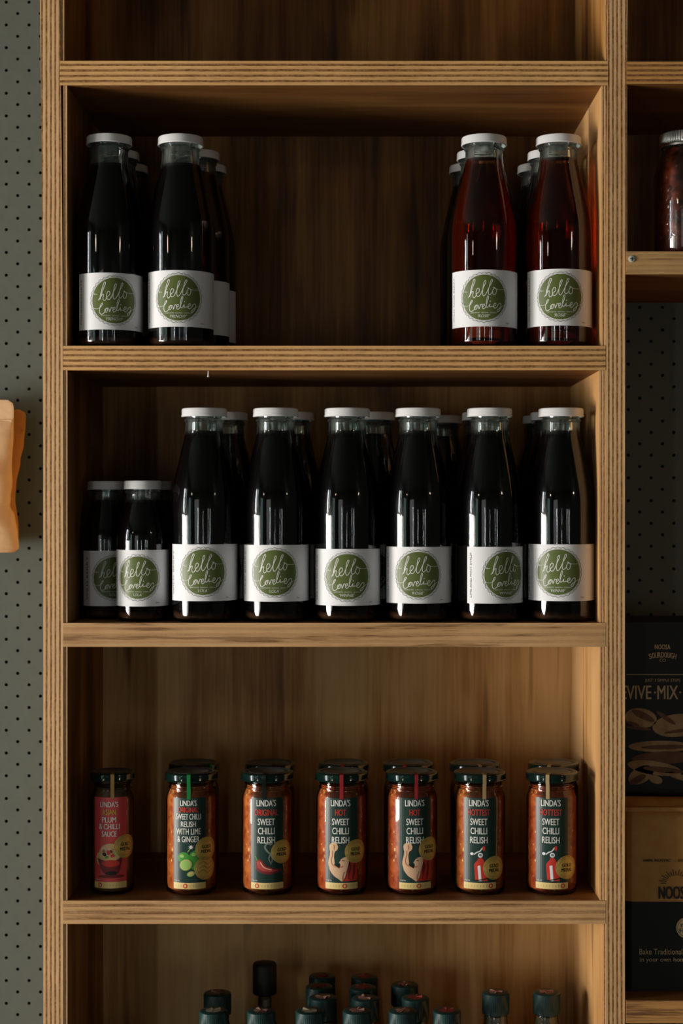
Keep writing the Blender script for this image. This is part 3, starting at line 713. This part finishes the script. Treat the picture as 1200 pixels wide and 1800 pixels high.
def jar_label(key, bg, lines, art, R):
    p = Print([bg]); hw = .0212 if R > .03 else .0218
    p.rect(-hw, hw, V0, V0 + LH, bg, 0)
    p.rect(-hw, hw, V0, V0 + .0078, 'ink_cream', 1)
    c0 = {'plum': -.013, 'lime': -.005, 'original': -.013}.get(key, .004 if 'hot' == key else .014)
    p.ell(c0, V0 + .0039, .0028, .0030, 'ink_red', 2); p.ell(c0, V0 + .0039, .0014, .0016, 'ink_cream', 3)
    for k in range(11):
        u = -hw + .003 + k * .0037
        if abs(u - c0) > .003: p.rect(u, u + .0007, V0 + .0025, V0 + .0053, 'noodle', 2)
    for (t, py, wd, ht, m) in lines: p.text(t, -.0012, vy(py), wd * .92 / 1423, ht / 1423, m, 6, 0, 0, .00014)
    art(p)
    p.text('310g Net', -hw + .0055, V0 + .0105, .0072, .0020, 'ink_white', 6)
    return p.done('jar_label_' + key, R + .0003)
W = 'ink_white'; RD = 'ink_red'
RL = lambda t2, w2: [("LINDA'S", 1413.5, 37, 11.5, W), (t2, 1430, w2, 11, RD), ('SWEET', 1446.5, 32, 11.5, W), ('CHILLI', 1462.5, 31, 11.5, W), ('RELISH', 1478.5, 33, 11.5, W)]
JL = {
 'plum': jar_label('plum', 'lab_red', [("LINDA'S", 1417, 34, 9.5, W), ('ASIAN', 1430.5, 25, 10, 'ink_gold'), ('PLUM', 1444, 26, 9.5, W), ('& CHILLI', 1456, 39, 9.5, W), ('SAUCE', 1469, 28, 9.5, W)], art_bowl, JR1),
 'lime': jar_label('lime', 'lab_green', [("LINDA'S", 1413.5, 31, 10, W), ('ORIGINAL', 1425.5, 39, 9, RD), ('SWEET CHILLI', 1437.5, 48, 10, W), ('RELISH', 1450.5, 28, 10, W), ('WITH LIME', 1463.5, 47, 10.5, W), ('& GINGER', 1477, 42, 10.5, W)], art_lime, JR),
 'original': jar_label('original', 'lab_green', RL('ORIGINAL', 45), art_chilli, JR),
 'hot': jar_label('hot', 'lab_green', RL('HOT', 20), art_arm, JR),
 'hottest': jar_label('hottest', 'lab_green', RL('HOTTEST', 42), art_ext, JR)}
def medal(R, blank=False):
    p = Print(['gold', 'gold_dark', 'ink_black']); r = .0145
    p.ell(0, 0, r, r, 'gold', 8, 0, 48); p.ring(0, 0, r * .93, .0003, 'gold_dark', 9); p.ring(0, 0, r * .74, .0002, 'gold_dark', 9)
    for k in range(44):
        a = 2 * math.pi * k / 44
        if k % 11 in (0, 1): continue
        p.stroke([(r * .79 * math.cos(a), r * .79 * math.sin(a)), (r * .87 * math.cos(a), r * .87 * math.sin(a))], .0004, 'gold_dark', 9, False)
    if not blank: p.text('GOLD', 0, .0028, .0125, .0042, 'ink_black', 9, 0, 0, .00018); p.text('MEDAL', 0, -.0030, .0145, .0042, 'ink_black', 9, 0, 0, .00018)
    else:
        for k in range(3): p.stroke([(-.009, -.005 + k * .005), (-.003, -.002 + k * .005), (.003, -.006 + k * .005), (.009, -.002 + k * .005)], .0005, 'gold_dark', 9)
    return p.done('medal_sticker', R + .0003)
MD, MD1, MDB = medal(JR), medal(JR1), medal(JR, True)
def jar(px, Y, key, lrot, stripm, srot, label, fill='relish', meds=((34, 1500, 0),), group='relish jars on the third shelf'):
    small = key == 'plum'; R = JR1 if small else JR
    x = PX(px, Y); va = math.atan2(x, Y + DC)
    e = empty('sauce_jar' if small else 'relish_jar', (x, Y, Z4), label, 'jar', group)
    link('jar_glass', GJ1 if small else GJ, e)
    link('contents', FJ[fill], e)['label'] = 'brown plum sauce' if small else 'orange-red chilli relish with seeds'
    l = link('lid', LJ1 if small else LJ, e); l['label'] = 'glossy dark green lid'
    link('seal_strip', strip(R, .0284 if small else .0330, stripm, 0), e, (0, 0, 0), R_(srot) - va)['label'] = stripm[6:] + ' paper seal'
    link('printed_label', JL[key], e, (0, 0, 0), R_(lrot) - va)
    for (a, py, bl) in meds:
        o = link('medal_sticker', MDB if bl else (MD1 if small else MD), e, (0, 0, vy(py)), R_(a) - va); o['label'] = 'round gold foil sticker'
    return e
jar(197.5, .055, 'plum', -6, 'strip_gold', 0, 'narrow jar of brown plum sauce with a red label, leftmost on its shelf', 'sauce', ((34, 1492, 0),))
jar(336.5, .055, 'lime', -5, 'strip_green', -6, 'relish jar with limes on its label and a green seal strip', 'relish', ((34, 1495, 0), (32, 1529, 1)))
jar(469.5, .055, 'original', 0, 'strip_black', -7, 'relish jar with a smoking red chilli on its label', 'relish', ((34, 1500, 0),))
jar(600, .055, 'hot', 0, 'strip_red', 0, 'relish jar with a flexed arm label, right beside the smoking-chilli jar', 'relish_deep', ((33, 1499, 0),))
jar(723.5, .055, 'hot', 9, 'strip_red', 10, 'relish jar with a flexed arm label turned right, beside an extinguisher-label jar', 'relish_deep', ((41, 1495, 0),))
jar(843, .055, 'hottest', 0, 'strip_cream', 10, 'relish jar with a fire extinguisher label, beside a flexed-arm jar', 'relish', ((33, 1528, 0),))
jar(969.5, .055, 'hottest', 0, 'strip_cream', -9, 'relish jar with a fire extinguisher label, nearest the right side panel', 'relish_deep', ((34, 1527, 0),))
for (px, k, sm, sr, lab) in ((341, 'lime', 'strip_green', 40, 'rear relish jar behind the lime-label jar, only its dark lid showing'), (475, 'original', 'strip_black', 10, 'rear relish jar behind the smoking-chilli jar, only its dark lid showing'),
    (604, 'hot', 'strip_red', -3, 'rear relish jar behind the centre flexed-arm jar, red seal on its dark lid'), (717, 'hot', 'strip_red', -8, 'rear relish jar behind the right-turned flexed-arm jar, red seal on its lid'),
    (834, 'hottest', 'strip_cream', 12, 'rear relish jar behind the extinguisher jar that stands beside a flexed-arm jar'), (972.5, 'hottest', 'strip_cream', -10, 'rear relish jar behind the extinguisher jar nearest the right side panel')):
    jar(px, .127, k, 0, sm, sr, lab)

# ------------------------------------------------------------------ green-capped bottles at the bottom
CR = .0178
capm = lathe('ribbed_cap', [(0, .1870), (CR - .002, .1870), (CR, .1630), (CR, .1632), (CR, .1880), (CR - .0004, .1890), (CR - .0014, .1897), (CR - .0024, .1900), (0, .1900)], [M['cap_green']], 96, None, (3, 4, .0007))
sbody = [(0, .002), (.015, .0), (.0195, .001), (.0208, .005), (.0208, .120), (.0200, .132), (.0178, .143), (.0158, .150), (.0150, .155), (.0150, .1625)]
sbot = lathe('sauce_glass', sbody + [(.0135, .1645), (.0135, .184)], [M['glass']], 48)
sfil = lathe('sauce_fill', [(max(0, r - .0012), z + .002) for r, z in sbody[:-1]] + [(.0138, .160), (0, .160)], [M['dressing']], 40)
def sticker(m, rag):
    random.seed(rag); bm = bmesh.new(); n = 22
    vs = [bm.verts.new(((.0098 + random.uniform(-.0012, .0006)) * math.cos(2 * math.pi * k / n), (.0098 + random.uniform(-.0012, .0006)) * math.sin(2 * math.pi * k / n), .1902 + (random.uniform(.0004, .0026) if k % 9 == 0 else 0))) for k in range(n)]
    c = bm.verts.new((0, 0, .1905))
    for k in range(n): bm.faces.new((vs[k], vs[(k + 1) % n], c))
    bmesh.ops.solidify(bm, geom=list(bm.faces), thickness=.0002)
    return mesh_from(bm, 'cap_sticker', [M[m]], False)
ST = [sticker('sticker', 1), sticker('sticker_cream', 2), sticker('sticker_red', 3), sticker('sticker', 8)]
def capped(px, Y, st, label, group='green-capped sauce bottles on the bottom shelf in view'):
    e = empty('sauce_bottle', (PX(px, Y), Y, Z5), label, 'bottle', group, R_((px * 7) % 360))
    link('bottle_glass', sbot, e); link('contents', sfil, e); link('ribbed_cap', capm, e)['label'] = 'ribbed dark green cap'; link('cap_sticker', ST[st], e)['label'] = 'round paper sticker'
for (px, Y, st, lab) in (
    (375, .050, 1, 'green-capped bottle with a cream cap sticker, leftmost of the front row at the bottom'),
    (382, .127, 0, 'green-capped bottle behind the leftmost green-capped one'),
    (458.5, .050, 0, 'green-capped bottle in front of the tall black-capped bottle'),
    (544, .050, 1, 'front green-capped bottle just right of the one before the black-capped bottle'),
    (567, .108, 0, 'second from the front in the file of four caps left of centre'),
    (561, .157, 2, 'third from the front in the file of four caps left of centre'),
    (566, .206, 2, 'rearmost in the file of four caps left of centre'),
    (627, .050, 0, 'frontmost in the central file of four green caps'),
    (642, .104, 0, 'second from the front in the central file of four green caps'),
    (637, .153, 2, 'third from the front in the central file of four green caps'),
    (640.5, .202, 2, 'rearmost in the central file of four green caps'),
    (707, .050, 0, 'front green-capped bottle of the cluster of three right of the central file'),
    (729.5, .106, 2, 'middle green-capped bottle of the cluster of three right of the central file'),
    (711, .166, 0, 'rearmost green-capped bottle of the cluster of three right of the central file'),
    (785, .050, 2, 'lone front green-capped bottle with a red cap sticker'),
    (871, .130, 0, 'green-capped bottle standing alone, second from the right at the bottom'),
    (960.5, .130, 0, 'rightmost green-capped bottle, nearest the right side panel')):
    capped(px, Y, st, lab)
e = empty('sauce_bottle', (PX(465, .185), .185, Z5), 'taller bottle with a smooth black cap and thin glass neck, behind the green caps', 'bottle')
hB = PZ(1692, .185) - Z5
link('bottle_glass', lathe('tall_sauce_glass', [(0, .002), (.018, 0), (.024, .001), (.025, .005), (.025, .105), (.0235, .118), (.017, .132), (.0115, .142), (.0092, .150), (.0088, hB - .030)], [M['glass']], 48), e)
link('contents', lathe('tall_sauce_fill', [(0, .004), (.0225, .004), (.0238, .008), (.0238, .105), (.0222, .117), (.016, .131), (.0100, .142), (.0078, .150), (.0076, .165), (0, .165)], [M['dressing']], 40), e)
link('cap', lathe('black_cap', [(0, hB - .042), (.013, hB - .042), (.0160, hB - .040), (.0160, hB - .003), (.0148, hB - .0006), (.013, hB), (0, hB)], [M['cap_black']], 48), e)

# ------------------------------------------------------------------ right bay: mason jar, black carton, kraft pack
ZR = PZ(443); Yj = .048; mr = .0425
e = empty('preserve_jar', (PX(1209, Yj), Yj, ZR), 'glass preserving jar with ribbed metal screw band on the right-hand shelf', 'jar')
mh = PZ(238, Yj) - ZR
prof = [(0, .003), (.028, .001), (.036, 0), (.0405, .002), (.0425, .008), (.0425, mh * .60), (.0415, mh * .68), (.0385, mh * .755), (.0345, mh * .81), (.0320, mh * .84), (.0312, mh * .865), (.0325, mh * .875), (.0325, mh * .885), (.0312, mh * .895), (.0312, mh - .004)]
link('jar_glass', lathe('mason_glass', prof, [M['glass']], 72), e)
link('contents', lathe('mason_fill', [(max(0, r - .002), z + .002) for r, z in prof[:11]] + [(0, mh * .86)], [M['preserve']], 64), e)['label'] = 'dark red preserved tomatoes'
link('screw_band', lathe('screw_band', [(.0325, mh - .0165), (.0342, mh - .0170), (.0352, mh - .0150), (.0345, mh - .0128), (.0356, mh - .0115), (.0360, mh - .0105), (.0360, mh - .0012), (.0350, mh), (.031, mh), (.030, mh - .0008), (0, mh - .0008)], [M['metal']], 132, None, (4, 6, .0013)), e)['label'] = 'ribbed metal screw band and lid'
p = Print(['glass'])
bm = bmesh.new()
def relief(path, r, w_):
    prev = None
    for i, (u, v) in enumerate(path):
        a = u / r; c = Vector((r * math.sin(a), -r * math.cos(a), v)); nrm = Vector((math.sin(a), -math.cos(a), 0))
        q = path[min(i + 1, len(path) - 1)]; q0 = path[max(0, i - 1)]; d = Vector(((q[0] - q0[0]) * math.cos(a), (q[0] - q0[0]) * math.sin(a), q[1] - q0[1])).normalized(); sd = d.cross(nrm)
        ring = [bm.verts.new(c + sd * w_ * math.cos(t) + nrm * w_ * .6 * math.sin(t)) for t in (0, math.pi / 4, math.pi / 2, 3 * math.pi / 4, math.pi)]
        if prev:
            for k in range(4): bm.faces.new((prev[k], prev[k + 1], ring[k + 1], ring[k]))
        prev = ring
relief([(-.014 + .026 * math.cos(t / 24 * 2 * math.pi), .052 + .032 * math.sin(t / 24 * 2 * math.pi)) for t in range(25)], .0425, .0009)
for j in range(5):
    relief(spline([(-.034 + .004 * math.sin(j * 2 + k * 2.2), .018 + j * .013 + k * .004) for k in range(5)], 4), .0425, .0008)
    relief(spline([(-.020 + j * .004 + .004 * math.cos(k * 2), .040 + k * .006) for k in range(5)], 4), .0425, .0006)
link('relief', mesh_from(bm, 'relief', [M['glass']]), e)['label'] = 'embossed scrolls in the glass'
# black carton
Yc = .10; kc = (DC + Yc) / F; cx = PX(1164, Yc); zb = PZ(1757); zt = PZ(1094, Yc); cw = .0625
e = empty('baking_mix_carton', (cx, Yc, zb), 'tall black carton printed with loaves and REVIVE MIX lettering, behind the kraft pack', 'box')
link('carton', mesh_from(box_bm(-cw, cw, 0, .13, 0, zt - zb, 1, .0015), 'carton', [M['black_card']], False), e)
p = Print(['ink_tan']); cu = lambda px: (px - 1164) * kc; cvv = lambda py: PZ(py, Yc) - zb
p.text('NOOSA', 0, cvv(1137), 27 * kc, 8.5 * kc, 'ink_tan', 1, 0, 0, .0002)
S_ = 'SOURDOUGH'
for i, ch in enumerate(S_):
    t = i - 4; p.text(ch, t * 5.4 * kc, cvv(1151 + .16 * t * t), 4.6 * kc, (9.5) * kc, 'ink_tan', 1, 0, -t * .05, .0002)
p.text('CO', 0, cvv(1160.5), 11 * kc, 5.5 * kc, 'ink_tan', 1)
p.rect(cu(1101), cu(1227), cvv(1186), cvv(1185), 'ink_tan', 1)
p.text('JUST 3 SIMPLE STEPS', 0, cvv(1196.5), 62 * kc, 6.5 * kc, 'ink_tan', 1)
p.text('REVIVE', cu(1111), cvv(1217), 66 * kc, 24 * kc, 'ink_tan', 1, 0, 0, .0002); p.ell(cu(1151), cvv(1217), .0012, .0012, 'ink_tan', 1)
p.text('MIX', cu(1173), cvv(1217), 36 * kc, 24 * kc, 'ink_tan', 1, 0, 0, .0002); p.ell(cu(1195), cvv(1217), .0012, .0012, 'ink_tan', 1)
p.text('BAKE', cu(1226), cvv(1217), 46 * kc, 24 * kc, 'ink_tan', 1, 0, 0, .0002)
link('lettering', p.done('carton_lettering', None, yoff=-.0002), e, (0, -.0003, 0))
p = Print(['bread', 'bread_dark'])
def loaf(px, py, a, b, rot=0, L=1, m='bread'):
    p.ell(cu(px), cvv(py), a * kc, b * kc, m, L, rot)
loaf(1126, 1262, 28, 17, -.15, 1); loaf(1130, 1258, 22, 6, -.45, 2, 'bread_dark'); loaf(1112, 1272, 12, 3, -.3, 2, 'bread_dark'); loaf(1122, 1280, 22, 3, -.1, 2, 'bread_dark')
loaf(1190, 1275, 44, 20, .1, 1); loaf(1170, 1262, 20, 4, -.6, 2, 'bread_dark'); loaf(1196, 1284, 30, 3, .15, 2, 'bread_dark')
loaf(1160, 1312, 56, 10, 0, 3); loaf(1170, 1313, 44, 4, 0.02, 4, 'bread_dark')
loaf(1165, 1332, 55, 11, .03, 3, 'bread_dark'); loaf(1150, 1350, 48, 12, -.15, 4, 'bread'); loaf(1165, 1353, 36, 5, -.1, 5, 'bread_dark')
loaf(1126, 1362, 24, 14, .5, 4); loaf(1120, 1370, 16, 6, .5, 5, 'bread_dark')
loaf(1152, 1370, 12, 7, -.3, 6, 'paper' if False else 'bread'); loaf(1196, 1366, 28, 5, -.3, 5)
link('bread_picture', p.done('bread_picture', None, yoff=-.0002), e, (0, -.0003, 0))['label'] = 'printed picture of stacked loaves'
# kraft pack
Yk = .035; kk = (DC + Yk) / F; hw = .070; xk = PX(1098) + hw + .004; zt = PZ(1408, Yk)
e = empty('kraft_pack', (xk, Yk, zb), 'brown kraft baking pack with black lower half and sun emblem, on the right-hand shelf', 'package')
H = zt - zb; bm = bmesh.new(); nx, nz = 14, 22; D = .060
rows = []
for j in range(nz + 1):
    v = j / nz; z = H * v
    taper = 1 if v < .93 else 1 - (v - .93) / .07 * .75
    loop = []
    for i in range(40):
        a = 2 * math.pi * i / 40; c, s = math.cos(a), math.sin(a)
        sx = math.copysign(abs(c) ** .22, c); sy = math.copysign(abs(s) ** .22, s)
        y = D / 2 - sy * -1 * (D / 2) * taper * (1 + .0 * c)
        x = sx * hw * (1 - .02 * v) + .0008 * math.sin(v * 17 + i)
        if j == nz: z = H * v - .003 * (.5 + .5 * c) 
        loop.append(bm.verts.new((x, D / 2 + sy * D / 2 * taper, z)))
    rows.append(loop)
for a, b in zip(rows, rows[1:]):
    for i in range(40): bm.faces.new((a[i], a[(i + 1) % 40], b[(i + 1) % 40], b[i]))
bm.faces.new(rows[0][::-1]); bm.faces.new(rows[-1])
zbl = PZ(1585, Yk) - zb
bmesh.ops.bisect_plane(bm, geom=list(bm.verts) + list(bm.edges) + list(bm.faces), plane_co=(0, 0, zbl), plane_no=(0, 0, 1), dist=1e-6)
for f in bm.faces: f.material_index = 1 if f.calc_center_median().z < zbl else 0
link('pack_body', mesh_from(bm, 'pack_body', [M['kraft_orange'], M['black_card']]), e)
bm = box_bm(-hw * .97, hw * .97, -.0006, .0035, H - .013, H - .008, 1, .0008)
link('folded_flap', mesh_from(bm, 'folded_flap', [M['kraft_orange']]), e)
p = Print(['ink_black', 'ink_tan', 'black_card']); ku = lambda px: PX(px, Yk) - xk; kv = lambda py: PZ(py, Yk) - zb
p.text('100% RUSTIC  -  SOURDOUGH', ku(1187), kv(1512), 114 * kk, 4.5 * kk, 'ink_black', 1, 0, 0, .0002)
PS = Print(['ink_black'])
for k in range(17):
    a = math.pi * (k + .0) / 16; r0, r1 = 17, 31 if k % 2 else 27
    PS.stroke([(ku(1187) + r0 * kk * math.cos(a), kv(1552) + r0 * kk * .8 * math.sin(a)), (ku(1187) + r1 * kk * math.cos(a), kv(1552) + r1 * kk * .8 * math.sin(a))], .0008, 'ink_black', 1, False)
p.text('NOOSA', ku(1185), kv(1568.5), 56 * kk, 22 * kk, 'ink_black', 1, 0, 0, .0005)
link('sun_emblem', PS.done('sun_emblem', None, yoff=-.0008), e, (0, -.0012, 0))
c = (ku(1206), kv(1630)); PC = Print(['ink_tan']); PC.ell(*c, 18.5 * kk, 18.5 * kk, 'ink_tan', 1); PC.ring(*c, 16 * kk, .0006, 'black_card', 2)
PC.text('YEAST', c[0], c[1] + 4 * kk, 24 * kk, 7 * kk, 'ink_black', 3, 0, 0, .0002); PC.text('FREE', c[0] - 1 * kk, c[1] - 5 * kk, 23 * kk, 7.5 * kk, 'ink_black', 3, 0, 0, .0002)
link('round_emblem', PC.done('round_emblem', None, yoff=-.0008), e, (0, -.0012, 0))
p.text('Bake Traditional Bread', ku(1176), kv(1672), 106 * kk, 10 * kk, 'ink_tan', 1); p.text('in your own home', ku(1166), kv(1687), 84 * kk, 10 * kk, 'ink_tan', 1)
link('lettering', p.done('pack_lettering', None, yoff=-.0008), e, (0, -.0012, 0))

# ------------------------------------------------------------------ kraft pouches hanging on the left pegboard
def pouch(Y, edge, ztop_px, zbot_px, halfw, th, m, label, hookx):
    """edge: list of (py, px) for the right-hand side; the pouch is symmetric about its middle"""
    pts = sorted(edge); ys = [a for a, b in pts]
    cxm = PX(pts[0][1], Y) - halfw
    e = empty('kraft_pouch', (cxm, Y, PZ(zbot_px, Y)), label, 'pouch', 'kraft pouches hanging on the pegboard')
    bm = bmesh.new(); nz, n = 46, 36; rows = []
    H = PZ(ztop_px, Y) - PZ(zbot_px, Y)
    for j in range(nz + 1):
        v = j / nz; py = zbot_px + (ztop_px - zbot_px) * v
        for (a, b) in zip(pts, pts[1:]):
            if a[0] <= py <= b[0] or (py < pts[0][0]): break
        t = min(1, max(0, (py - a[0]) / (b[0] - a[0]))); s = t * t * (3 - 2 * t)
        rx = PX(a[1] + (b[1] - a[1]) * s, Y) - cxm
        top = min(1, (1 - v) / .03); cr = 1 - (1 - top) ** 2 * .08 if top < 1 else 1
        bot = min(1, v / .02); cr *= 1 - (1 - bot) ** 2 * .06
        thick = .0012 + th * max(0, math.sin(math.pi * min(1, (1 - v) / .86 * .62 + .0))) ** 1.2 * (1 if v < .86 else 0) if v < .86 else .0012
        loop = []
        for i in range(n):
            an = 2 * math.pi * i / n; c, s_ = math.cos(an), math.sin(an)
            loop.append(bm.verts.new((c * rx * cr if abs(c) < .99 else math.copysign(rx * cr, c), math.copysign(abs(s_) ** .8, s_) * thick * (1 + .12 * math.sin(v * 21 + c * 5)), H * v)))
        rows.append(loop)
    for a, b in zip(rows, rows[1:]):
        for i in range(n): bm.faces.new((a[i], a[(i + 1) % n], b[(i + 1) % n], b[i]))
    bm.faces.new(rows[0][::-1]); bm.faces.new(rows[-1])
    link('pouch_body', mesh_from(bm, 'pouch_body', [M[m]]), e)
    # heat-sealed band along the top
    bmb = box_bm(-halfw * .985, halfw * .985, -.0018, -.0010, H - .030, H - .027, 1, .0003)
    link('zip_seal', mesh_from(bmb, 'zip_seal', [M[m]]), e)
    return e, cxm
pouch(.215, [(703, 22), (714, 24), (760, 24), (820, 21), (848, 22), (875, 19), (890, 18), (905, 26), (935, 31), (962, 33.5), (971, 31)], 703, 971, .075, .020, 'kraft',
      'pale kraft paper pouch hanging in front on the left pegboard', None)
_, hx = pouch(.252, [(720, 43), (730, 45.5), (745, 45), (780, 42), (810, 36), (850, 29), (875, 27), (930, 33), (960, 33)], 720, 962, .080, .012, 'kraft_orange',
      'darker brown kraft paper pouch hanging behind the pale one', None)
# peg hook carrying the pouches (left of the frame)
e = empty('peg_hook', (PX(24, .215) - .075, .285, PZ(712, .215)), 'steel peg hook through the tops of the kraft pouches', 'hook')
bmh = bmesh.new()
path = [Vector((0, .002, .0)), Vector((0, -.095, 0)), Vector((0, -.103, .003)), Vector((0, -.105, .012))]
prev = None
for i, c in enumerate(path):
    ring = [bmh.verts.new(c + Vector((.0018 * math.cos(t * math.pi / 4), 0.0018 * math.sin(t * math.pi / 4) * (1 if i > 2 else 0), .0018 * math.sin(t * math.pi / 4) * (0 if i > 2 else 1)))) for t in range(8)]
    if prev:
        for k in range(8): bmh.faces.new((prev[k], prev[(k + 1) % 8], ring[(k + 1) % 8], ring[k]))
    prev = ring
link('rod', mesh_from(bmh, 'rod', [M['metal']]), e)
